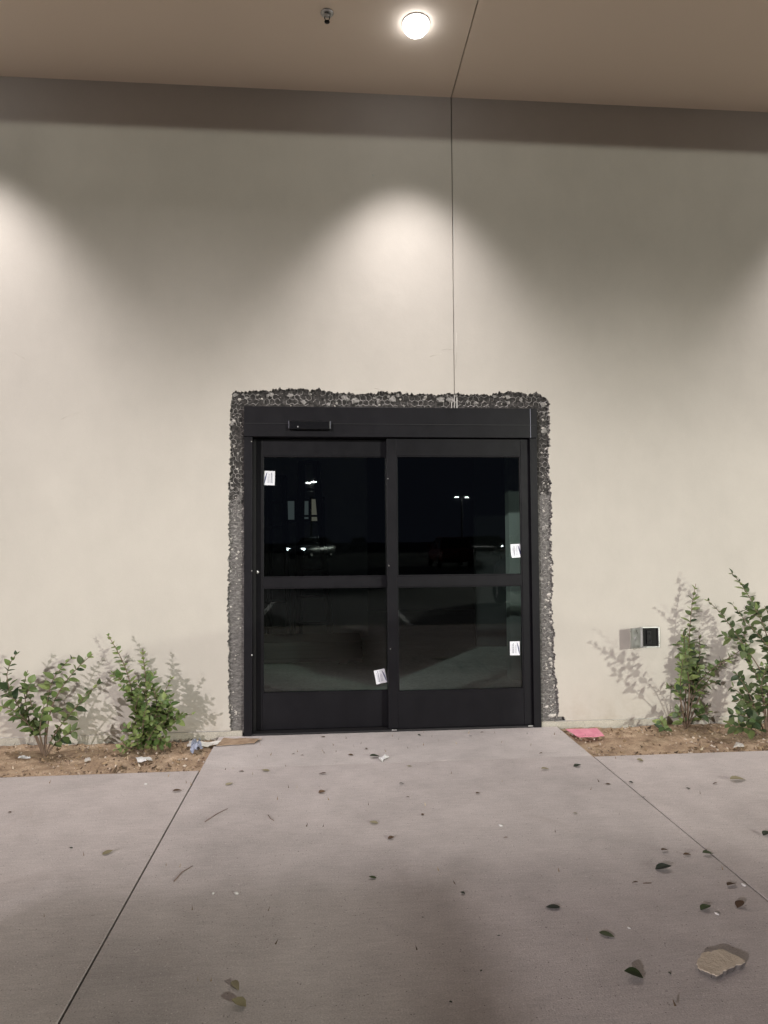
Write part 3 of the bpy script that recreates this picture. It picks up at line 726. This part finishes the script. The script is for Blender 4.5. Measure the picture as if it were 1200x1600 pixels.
shrub((230,745), [
    (-.04, [(230,745),(222,680),(195,570),(165,480),(150,410)], .35),
    (-.02, [(232,742),(245,600),(262,480),(320,380),(400,275),(485,205)], .38),
    (.03, [(225,735),(170,600),(60,420),(22,330),(40,260),(85,205)], .35),
    (-.06, [(234,742),(270,640),(340,545),(400,480),(450,420),(515,360)], .42),
    (-.10, [(236,742),(280,680),(340,630),(415,590)], .3),
    (.04, [(225,720),(150,560),(128,430),(122,350),(145,290)], .45),
    (-.10, [(222,720),(150,560),(70,490),(-30,470)], .38),
    (.05, [(232,720),(240,520),(262,350),(330,260),(375,225)], .5),
    (-.12, [(222,730),(190,620),(120,540),(40,520)], .4),
    (-.14, [(226,730),(205,620),(215,540),(230,470)], .35),
    ], (0, 960), 3.333, .074, [M['leaf_a'], M['leaf_b'], M['leaf_dark']], 'spreading loose green shrub at the far left against the wall', 11, sp=.035)
shrub((735,715), [
    (.02, [(735,715),(722,560),(692,420),(660,280),(612,190),(565,112)], .25),
    (-.02, [(738,712),(758,520),(762,350),(748,240),(742,185)], .25),
    (-.05, [(740,712),(795,540),(850,420),(893,330)], .18),
    (-.03, [(742,712),(830,590),(920,530),(1000,522)], .22),
    (-.08, [(740,712),(775,610),(825,490),(800,385)], .15),
    (.03, [(733,712),(700,650),(684,570)], .2),
    (-.10, [(733,716),(690,700),(645,690),(600,705)], .3),
    (-.08, [(742,712),(800,650),(865,640)], .25),
    (-.12, [(738,712),(745,620),(745,540),(770,460)], .1),
    (-.06, [(742,712),(800,600),(870,560),(885,480)], .2),
    (.05, [(736,712),(700,590),(715,470),(700,360)], .2),
    (-.12, [(740,714),(770,660),(800,600),(840,560)], .1),
    (-.10, [(735,714),(715,670),(705,620)], .1),
    ], (0, 960), 3.333, .058, [M['leaf_b'], M['leaf_a'], M['leaf_b']], 'dense upright fresh green shrub left of the door', 23, sp=.025, side=1.1)
shrub((748,955), [
    (.0, [(748,955),(742,800),(758,560),(770,400),(775,280),(802,148)], .42),
    (-.04, [(752,950),(815,790),(880,650),(1000,545),(1110,475)], .36),
    (-.06, [(750,900),(800,640),(832,520),(818,435)], .3),
    (-.02, [(746,900),(712,770),(690,720),(628,700)], .45),
    (-.10, [(752,945),(790,880),(870,860)], .3),
    (-.08, [(745,945),(712,880),(690,850)], .3),
    (-.12, [(700,985),(640,975),(620,930),(600,890)], .25),
    (-.08, [(755,930),(800,700),(900,610),(1010,540)], .35),
    (-.10, [(752,940),(790,760),(860,700),(930,690)], .35),
    (.05, [(750,930),(770,700),(790,560),(745,420)], .4),
    (-.50, [(752,950),(770,720),(745,560),(735,410)], .45),
    (-.38, [(748,950),(720,820),(715,700),(730,560)], .45),
    ], (860, 870), 3.529, .070, [M['leaf_a'], M['leaf_b'], M['leaf_dark']], 'open leggy shrub right of the door below the electrical box', 37, sp=.038, side=.6)
shrub((1188,992), [
    (-.02, [(1188,992),(1235,720),(1225,520),(1180,380),(1105,225),(1050,135),(998,88)], .35),
    (-.06, [(1186,990),(1190,820),(1135,640),(1075,550)], .35),
    (-.02, [(1190,990),(1210,700),(1120,560),(1010,410),(940,300),(865,238)], .55),
    (-.12, [(1186,985),(1130,830),(1060,780),(1005,800)], .25),
    (-.14, [(1186,990),(1110,890),(1020,865)], .2),
    (-.10, [(1184,992),(1100,945),(1010,935),(965,910)], .25),
    (-.05, [(1192,990),(1260,700),(1210,480),(1120,410),(1005,265)], .45),
    (-.12, [(1190,985),(1170,760),(1160,680),(1200,600)], .3),
    (-.10, [(1190,985),(1230,800),(1290,600),(1300,420)], .2),
    (-.12, [(1190,985),(1260,850),(1340,760)], .2),
    (-.02, [(1192,985),(1250,600),(1240,400),(1180,270)], .4),
    (-.12, [(1186,985),(1100,760),(1040,660),(1020,640)], .35),
    (.04, [(1192,985),(1280,620),(1330,380),(1340,240)], .3),
    ], (860, 870), 3.529, .070, [M['leaf_a'], M['leaf_dark'], M['leaf_dark']], 'tall dark green shrub cut by the right edge of the picture', 51, sp=.032)

# ------------------------------------------------------------------ fallen leaves and rubbish
fallen = {}
def fallen_mesh(kind, var):
    if (kind, var) not in fallen:
        fallen[(kind, var)] = leaf_mesh('fallen_leaf', M['fl_'+kind], (.30, .22, .36)[var], (.25, .45, .6)[var], (-.10, .10, -.20)[var])
    return fallen[(kind, var)]
def fallen_leaf(px, py, wpx, kind, ang, label, var=0, group='fallen leaves on the concrete'):
    p = ground(px, py); depth = (p-EYE).dot(fw); L = wpx*depth/F_PX
    o = link('fallen_leaf', fallen_mesh(kind, var))
    o.scale = (L, L, L); o.rotation_euler = (random.uniform(-.12, .12), random.uniform(-.15, .15), radians(ang))
    R = o.rotation_euler.to_matrix(); c = R @ Vector((0, .5*L, 0))
    zmin = min((R @ (v.co*L)).z for v in o.data.vertices)
    o.location = (p.x-c.x, p.y-c.y, .0025 - zmin)
    return tag(o, label, 'leaf', group)
LV = [
 (277,1237,15,'brown',-75,'narrow dark brown leaf beside the left pavement joint near the soil',1),
 (358,1226,13,'pale',-60,'pale yellowish leaf on the pavement just right of the left joint top',0),
 (168,1334,17,'pale',-65,'pale green leaf alone on the left pavement slab',0),
 (15,1270,8,'brown',60,'small brown leaf at the left edge of the pavement',1),
 (111,1326,6,'dark',80,'tiny dark leaf on the left slab above the pale one',0),
 (368,1542,26,'pale',-150,'tan leaf with dark edge at the bottom, upper of a pair',1),
 (373,1572,26,'pale',70,'tan curled leaf with dark shadow at the bottom, lower of a pair',2),
 (377,1206,9,'brown',80,'small dark leaf near the bottom left corner of the door',1),
 (548,1181,9,'brown',100,'round brown leaf in front of the sliding leaf of the door',2),
 (586,1184,18,'dark',-80,'dark leaf beside a torn white paper scrap before the door',1),
 (639,1198,9,'pale',90,'small pale leaf right of the white paper scrap',0),
 (504,1210,12,'brown',90,'thin flat brown leaf left of centre before the door',1),
 (415,1205,13,'pale',85,'pale leaf fragment near the cardboard at the door',0),
 (503,1239,12,'brown',-70,'curled brown leaf below the thin flat one left of centre',2),
 (628,1226,9,'dark',-85,'little dark leaf with pale stalk at the centre of the walk',1),
 (747,1241,10,'brown',-60,'brown leaf lying right of centre on the walk',1),
 (584,1287,15,'pale',85,'pale cream leaf in the middle of the walk',0),
 (611,1311,11,'brown',-75,'grey brown leaf just below the pale cream one',2),
 (582,1373,13,'green',90,'single round green leaf near the centre of the walk',0),
 (723,1397,8,'dark',70,'tiny dark leaf in the middle of the walk, right of centre',2),
 (902,1198,13,'dark',-80,'dark leaf near the top of the right joint',2),
 (852,1203,14,'pale',-85,'thin pale leaf near the right corner of the door',1),
 (899,1272,8,'pale',90,'tiny whitish leaf left of the right joint',0),
 (1153,1220,28,'pale',-86,'long pale curled leaf with a dark tip on the right slab',1),
 (986,1224,7,'dark',80,'tiny dark leaf lying beside the right joint',2),
 (1007,1247,7,'dark',-60,'small dark leaf lodged in the right joint',1),
 (1039,1331,16,'brown',-70,'orange brown narrow leaf on the right of the walk',1),
 (1074,1337,14,'brown',-88,'thin dull leaf between the orange brown and the olive leaf',1),
 (1107,1337,22,'green',-82,'olive narrow leaf pointing at the right joint',1),
 (1037,1360,26,'dark',-100,'curled blackish leaf below the orange brown leaf',2),
 (1143,1385,22,'brown',-65,'dry brown curled leaf beside a white pebble at the right joint',1),
 (864,1419,24,'dark',85,'large black green oval leaf on the right half of the walk',0),
 (1103,1422,20,'green',-80,'ragged green leaf above the broken stucco chunk',2),
 (1157,1417,19,'brown',-60,'crumpled grey brown leaf near the right joint, above the stucco chunk',2),
 (948,1462,25,'green',-130,'elongated green leaf between the black oval leaf and the stucco chunk',0),
 (990,1529,31,'green',80,'large dull green crumpled leaf left of the stucco chunk',2),
 (1000,1190,11,'pale',80,'pale bent leaf at the edge of the right planting bed',2),
 (1197,1305,14,'dark',-70,'dark leaf at the right edge of the picture',2),
]
for px, py, w, k, a, lab, v in LV: fallen_leaf(px, py, w, k, a, lab, v)
for px, py, w, k, a in [(637,1246,6,'brown',80),(660,1274,6,'brown',30),(472,1181,6,'brown',80),(458,1179,6,'brown',95),(572,1171,5,'brown',50),(655,1150,6,'dark',90),(735,1151,5,'dark',60),(753,1145,6,'brown',90),(505,1152,7,'brown',85),(845,1178,6,'brown',90),(790,1310,8,'brown',80),(950,1226,9,'brown',95),(1075,1233,7,'dark',80),(1117,1226,9,'brown',95),(660,1435,5,'dark',40),(779,1464,6,'dark',70),(752,1518,6,'dark',-40),(704,1567,6,'dark',80),(1046,1522,6,'dark',20),(992,1381,10,'brown',70)]:
    fallen_leaf(px, py, w, k, a, 'tiny dry leaf crumb lying on the bare concrete', random.randrange(3), 'leaf crumbs on the concrete')
def twig(pts, rad, label):
    P = [ground(*p) + Vector((0, 0, rad+.001)) for p in pts]; o = MB(); o.tube(P, [rad, rad*.9, rad*.6][:len(P)], 6)
    return tag(o.build('twig', M['twig'], smooth=True), label, 'twig', 'dry twigs on the concrete')
twig([(320,1285),(338,1273),(356,1264)], .0018, 'longer straight dry twig on the walk near the left joint')
twig([(272,1378),(284,1364),(301,1354)], .0020, 'short bent dry twig right beside the left joint')
twig([(419,1274),(423,1280),(428,1283)], .0017, 'tiny dry twig left of centre on the walk')
twig([(1005,1381),(1018,1380.5)], .0015, 'thin dry stalk on the walk below the blackish curled leaf')
def scrap(name, quad, m, label, cat, zc=.006, fold=.006, th=.0012, base=0.0, n=7, seed=0):
    """a thin, slightly buckled sheet lying on the ground between four pixels"""
    q = [ground(*p) for p in quad]; o = MB(); top = []; bot = []
    for j in range(n+1):
        for i in range(n+1):
            u, v = i/n, j/n; p = q[0].lerp(q[1], u).lerp(q[3].lerp(q[2], u), v)
            p.x += .004*noise.noise((u*5, v*5, seed)); p.y += .004*noise.noise((u*5, v*5, seed+9))
            z_ = base + th + zc + fold*noise.noise((u*2.6, v*2.6, seed+3)) + fold*.5*noise.noise((u*7, v*7, seed+5))
            top.append(Vector((p.x, p.y, max(base+th+.001, z_)))); bot.append(top[-1]-Vector((0, 0, th)))
    N = (n+1)**2; fs = []
    for j in range(n):
        for i in range(n):
            a = j*(n+1)+i; fs += [(a, a+1, a+n+2, a+n+1), (N+a, N+a+n+1, N+a+n+2, N+a+1)]
    for i in range(n):
        for a, b in ((i, i+1), (n*(n+1)+i+1, n*(n+1)+i), ((i+1)*(n+1), i*(n+1)), (i*(n+1)+n, (i+1)*(n+1)+n)): fs.append((a, N+a, N+b, b))
    o.add(top+bot, fs); return tag(o.build(name, m), label, cat)
scrap('pink_sheet', [(905,1154.5),(944,1153),(933,1140.5),(884,1142.5)], M['pink'], 'bright pink folded sheet lying at the right edge of the landing', 'sheet', .010, .006, .003, seed=3)
scrap('cardboard_strip', [(338,1167),(398,1163),(409,1156),(350,1155)], M['cardboard'], 'flat torn tan cardboard strip at the left foot of the door', 'cardboard', .008, .010, .004, seed=5)
scrap('paper_scrap', [(596,1192),(603,1188),(608,1184),(592,1187)], M['paper'], 'torn white paper scrap on the walk before the door', 'paper', .012, .018, .001, n=5, seed=8)
scrap('paper_scrap', [(216,1191),(239,1187),(234,1181),(212,1184)], M['paper'], 'flat whitish paper scrap on the soil under the left upright shrub', 'paper', .012, .012, .001, base=-.012, n=5, seed=12)
scrap('paper_scrap', [(28,1184.5),(48,1184),(47,1180.5),(30,1181)], M['paper'], 'small white paper scrap in the soil at the far left', 'paper', .010, .010, .001, base=-.012, n=5, seed=14)
scrap('paper_scrap', [(292,1169),(340,1166),(346,1160),(296,1161)], M['trim'], 'long off-white packing scrap against the wall left of the door', 'paper', .020, .02, .002, base=-.010, n=6, seed=17)
w_ = scrap('crumpled_wrapper', [(297,1178),(318,1175),(312,1162),(299,1165)], M['blue_print'], 'crumpled blue and white wrapper in the corner left of the door', 'wrapper', .030, .055, .001, base=-.01, n=9, seed=21)
for q, m_ in (([(299,1176),(306,1175),(305,1166),(300,1167)], M['paper']),):
    pass
scrap('wood_sliver', [(1146,1168),(1163,1166),(1159,1162),(1150,1160)], M['chip'], 'pale wood sliver on the soil beneath the right shrubs', 'sliver', .012, .01, .003, base=-.012, n=3, seed=25)
scrap('pebble_flake', [(132,1190),(142,1188),(140,1184),(133,1185)], M['chip'], 'pale flat flake on the soil between the two left shrubs', 'flake', .010, .01, .006, base=-.012, n=3, seed=29)
def pebble(px, py, s, label):
    p = ground(px, py); o = MB(); pr = random.Random(px)
    o.lathe([(0, 0), (s*.8, .1*s), (s, .4*s), (s*.7, .8*s), (0, .9*s)], 8); 
    ob = o.build('pebble', M['white_bit'], smooth=True); ob.location = (p.x, p.y, .0012); ob.rotation_euler = (0, 0, pr.random()*3); ob.scale = (1.3, .8, .7)
    return tag(ob, label, 'pebble', 'white pebbles and chips on the concrete')
pebble(782, 1291, .011, 'white pebble on the walk, right of centre')
pebble(1162, 1384, .011, 'white pebble at the right joint beside a dry brown leaf')
pebble(369, 1397, .010, 'white chip on the walk left of centre')
pebble(228, 1226, .009, 'white chip on the left slab below the planting bed')
pebble(983, 1451, .006, 'tiny white chip beside the elongated green leaf')
pebble(1120, 1429, .009, 'white chip just below the ragged green leaf')
pebble(333, 1397, .007, 'tiny white chip left of another chip on the walk')
# chunk of stucco: a flat broken slab with a dark torn side
q = [(865,1120),(872,1100),(884,1086),(905,1067),(930,1069),(962,1060),(986,1058),(1008,1068),(1032,1080),(1060,1094),(1086,1110),(1091,1122),(1072,1130),(1050,1133),(1022,1148),(1000,1154),(978,1166),(960,1176),(948,1170),(935,1172),(915,1160),(890,1150),(874,1138)]
q = [(800+x/3, 1130+y/3) for x, y in q]
Pb = [ground(x, y, .021) for x, y in q]; cx = sum(p.x for p in Pb)/len(Pb); cy = sum(p.y for p in Pb)/len(Pb)
rc = random.Random(4); Pj = []
for i, p in enumerate(Pb):
    n_ = Pb[(i+1) % len(Pb)]
    for k in range(3): Pj.append(p.lerp(n_, k/3) + Vector((rc.uniform(-.0018, .0018), rc.uniform(-.003, .003), 0)))
N = len(Pj); o = MB()
top = [Vector((p.x-cx, p.y-cy, .020 + .03*(p.x-cx) + .004*noise.noise((p.x*20, p.y*20, 1)))) for p in Pj]
lip = [Vector((v.x*1.012, v.y*1.012, v.z-.003)) for v in top]
mid = [Vector((v.x*(.97+.03*rc.random()), v.y*(.95+.04*rc.random()), v.z*.5)) for v in top]
bot = [Vector((v.x*.93, v.y*.90, .0015)) for v in top]
o.v = [tuple(v) for v in top+lip+mid+bot]; o.f.append(tuple(range(N-1, -1, -1))); o.m.append(0)
for i in range(N):
    j = (i+1) % N
    for a_ in range(3): o.f.append((a_*N+i, a_*N+j, (a_+1)*N+j, (a_+1)*N+i)); o.m.append(0 if a_ == 0 else 1)
o.f.append(tuple(range(3*N, 4*N))); o.m.append(1)
ob = o.build('stucco_chunk', [M['chunk'], M['chunk_side']])
import bmesh
bm = bmesh.new(); bm.from_mesh(ob.data); bmesh.ops.triangulate(bm, faces=[x for x in bm.faces if len(x.verts) > 4]); bmesh.ops.recalc_face_normals(bm, faces=bm.faces); bm.to_mesh(ob.data); bm.free()
ob.location = (cx, cy, 0)
tag(ob, 'flat broken chunk of beige stucco at the lower right of the walk', 'stucco chunk')

# ------------------------------------------------------------------ parking lot: lamp posts and cars
def lamp_post(x, y, z, rz, heads, label, lit=None, col=(1,1,1), aim=None, cone=(100, .3, .38)):
    r = thing('lamp_post', (x, y, -.14), label, 'lamp post', 'lamp posts of the parking lot', rz)
    z += .14
    o = MB(); o.lathe([(0, .0), (.30, .0), (.30, .70), (.26, .76), (0, .76)], 16); o.build('footing', M['base'], r, True)
    o = MB(); o.tube([(0, 0, .76), (0, 0, z+.25)], [.075, .055], 8); o.build('pole', M['pole'], r, True)
    for sx_ in heads:
        o = MB(); o.box(min(.05*sx_, .34*sx_), max(.05*sx_, .34*sx_), -.03, .03, z+.08, z+.13); o.build('arm', M['pole'], r)
        h = MB(); h.box(sx_*.34-(.30 if sx_ < 0 else 0), sx_*.34+(.30 if sx_ > 0 else 0), -.2, .2, z+.03, z+.15); h = h.build('lamp_head', M['pole'], r, bevel=.01)
        o = MB(); cxx = sx_*.49; o.box(cxx-.13, cxx+.13, -.17, .17, z-.03, z+.028); o.build('lens', M['lamp_lens'], h)
    if lit:
        L = bpy.data.lights.new('pole_lamp', 'SPOT'); L.energy = lit; L.color = col; L.spot_size = radians(cone[0]); L.spot_blend = cone[1]; L.shadow_soft_size = cone[2]
        lo = bpy.data.objects.new('lamp', L); C.objects.link(lo)
        lo.location = (x, y, z-.14-.10); lo.rotation_euler = (Vector(aim)-lo.location).to_track_quat('-Z', 'Y').to_euler()
    return r
PL = (-19.0, -27.5, 8.3); PR = (20.5, -28.0, 8.3)
lamp_post(PL[0], PL[1], PL[2], 0, (1,), 'single headed lamp post standing left behind the viewer', POLE_L, POLE_L_COL, (-10.1, -14.65, 0), (40.9, .32, .24))
lamp_post(PR[0], PR[1], PR[2], 0, (-1,), 'single headed lamp post standing right behind the viewer', POLE_R, POLE_R_COL, (11.3, -15.4, 0), (40.2, .32, .45))
lamp_post(-46, -72, 8.7, 0, (1,), 'tall lamp post far back on the left side of the lot', FAR_L, (1, .95, .88), (0, 0, 2))
lamp_post(44, -70, 8.7, 0, (-1,), 'tall lamp post far back on the right side of the lot', FAR_R, (.96, 1, .86), (0, 0, 2))
for (px, py, yl, rz, hd_, lab) in ((721, 777, -58, 0, (1, -1), 'twin headed lamp post mirrored in the right upper pane'), (486, 754, -50, 1.1, (1, -1), 'twin headed lamp post mirrored in the left upper pane beside the ladder'), (813, 746, -47, 0, (1,), 'lamp post mirrored at the right edge of the right upper pane')):
    p = mirrored(px, py, yl); lamp_post(p.x, p.y, p.z, rz, hd_, lab)

M['car_dark'] = mat('car_paint_dark', (.035, .038, .045), .25, .3); M['car_silver'] = mat('car_paint_silver', (.34, .35, .36), .28, .6); M['car_white'] = mat('car_paint_white', (.62, .62, .61), .25); M['car_red'] = mat('car_paint_red', (.22, .02, .02), .25)
M['car_glass'] = mat('car_glass', (.01, .012, .014), .06); M['tyre'] = mat('tyre_rubber', (.02, .02, .02), .85); M['rim'] = mat('alloy_rim', (.45, .45, .46), .3, .8); M['lampglass'] = mat('headlight_glass', (.55, .57, .6), .12, .4); M['tail'] = mat('tail_light', (.30, .01, .01), .25)
def make_car(loc, rz, paint, label, tall=1.0, lit=False, suv=False):
    """front of the car towards local +y"""
    r = thing('parked_car', loc, label, 'car', 'cars parked in the lot', rz)
    # stations along the length: y, sill, waist height, half width
    st = [(-2.28,.42,.80,.62),(-2.22,.30,.92,.80),(-1.75,.24,.98,.90),(-.9,.22,.96,.92),(0,.22,.95,.92),(.9,.22,.94,.92),(1.55,.24,.90,.90),(2.05,.28,.80,.84),(2.25,.36,.68,.66)]
    o = MB(); vs = []; K = 10
    for y, a, b, w in st:
        b *= tall
        for (fx, fz) in ((-.86,0),(-1,.22),(-1,.62),(-.94,.92),(-.72,1.0),(.72,1.0),(.94,.92),(1,.62),(1,.22),(.86,0)): vs.append((fx*w, y, a+(b-a)*fz))
    fs = [(i*K+k, (i+1)*K+k, (i+1)*K+(k+1)%K, i*K+(k+1)%K) for i in range(len(st)-1) for k in range(K)] + [tuple(range(K)), tuple((len(st)-1)*K+k for k in range(K-1, -1, -1))]
    o.add(vs, fs); bd = o.build('body', paint, r, True); sb = bd.modifiers.new('round', 'SUBSURF'); sb.levels = sb.render_levels = 1
    wz = .93*tall; rz1 = 1.46*tall
    br, tr_ = (-2.18, -2.00) if suv else (-1.85, -1.30)
    base_ = [(-.80,br),(.80,br),(.80,1.05),(-.80,1.05)]; top_ = [(-.62,tr_),(.62,tr_),(.62,.28),(-.62,.28)]
    o = MB(); o.add([(x, y, wz-.03) for x, y in base_]+[(x, y, rz1-.04) for x, y in top_], [(0,1,5,4),(1,2,6,5),(2,3,7,6),(3,0,4,7),(4,5,6,7)]); o.build('windows', M['car_glass'], r, bevel=.03)
    o = MB(); o.add([(x*1.03, y*1.02, rz1-.05) for x, y in top_]+[(x*.9, y*.9, rz1) for x, y in top_], [(0,1,5,4),(1,2,6,5),(2,3,7,6),(3,0,4,7),(4,5,6,7)])
    for sx_ in (-1, 1):
        for (a, b) in (((sx_*.805,1.06,wz-.02),(sx_*.61,.29,rz1-.04)), ((sx_*.805,br-.01,wz-.02),(sx_*.63,tr_-.01,rz1-.04)), ((sx_*.81,-.35,wz-.02),(sx_*.612,-.45,rz1-.04))): o.tube([a, b], .035, 5)
    o.build('roof', paint, r, True)
    for sx_ in (-1, 1):
        for y in (-1.38, 1.38):
            R = Matrix.Rotation(pi/2, 3, 'Y')
            w = MB(); w.lathe([(.20,-.10),(.31,-.10),(.335,-.06),(.335,.06),(.31,.10),(.20,.10)], 20, (sx_*.82, y, .335), R); w = w.build('wheel', M['tyre'], r, True)
            q = MB(); q.lathe([(0,.06),(.06,.07),(.19,.05),(.205,.09),(.205,-.09),(.19,-.05),(.06,-.07),(0,-.06)], 16, (sx_*.82, y, .335), R); q.build('rim', M['rim'], w, True)
        h = MB(); h.box(sx_*.62-.15, sx_*.62+.15, 2.02, 2.17, .60*tall, .73*tall); h.build('headlight', M['headlight_on'] if lit else M['lampglass'], r, bevel=.03)
        h = MB(); h.box(sx_*.66-.12, sx_*.66+.12, -2.27, -2.12, .70*tall, .88*tall); h.build('tail_light', M['tail'], r, bevel=.03)
        h = MB(); h.box(sx_*.98-.09, sx_*.98+.09, .72, .84, .96*tall, 1.09*tall); h.build('mirror', paint, r, bevel=.03)
    h = MB(); h.box(-.42, .42, 2.16, 2.262, .36, .56); h.build('grille', M['black'], r, bevel=.02)
    h = MB(); h.box(-.16, .16, 2.268, 2.276, .42, .52); h.build('number_plate', M['white_bit'], r)
    return r
make_car((-3.85, -8.95, -.14), pi, M['car_dark'], 'dark sport utility car backed in behind the viewer on the left', 1.20, suv=True)
make_car((4.75, -9.0, -.14), pi, M['car_silver'], 'silver sport utility car backed in behind the viewer on the right', 1.20, suv=True)
make_car((10.5, -31, -.14), pi, M['car_white'], 'white car parked farther off in the lot', 1.1)
for px, yl, rz_, pn, lab in ((487, -46, .55, 'car_silver', 'silver car far off in the lot with its headlights on'), (768, -52, -.5, 'car_dark', 'dark car far off in the lot with its headlights on'), (737, -74, .2, 'car_white', 'white car farthest off in the lot, unlit'), (560, -80, .1, 'car_dark', 'dark car farthest off in the lot, unlit')):
    p = mirrored(px, 862, yl); make_car((p.x, yl, -.14), rz_, M[pn], lab, 1.1, px in (487, 768))
make_car((6.3, -30, -.14), pi, M['car_red'], 'red car parked farther off in the lot', 1.05)
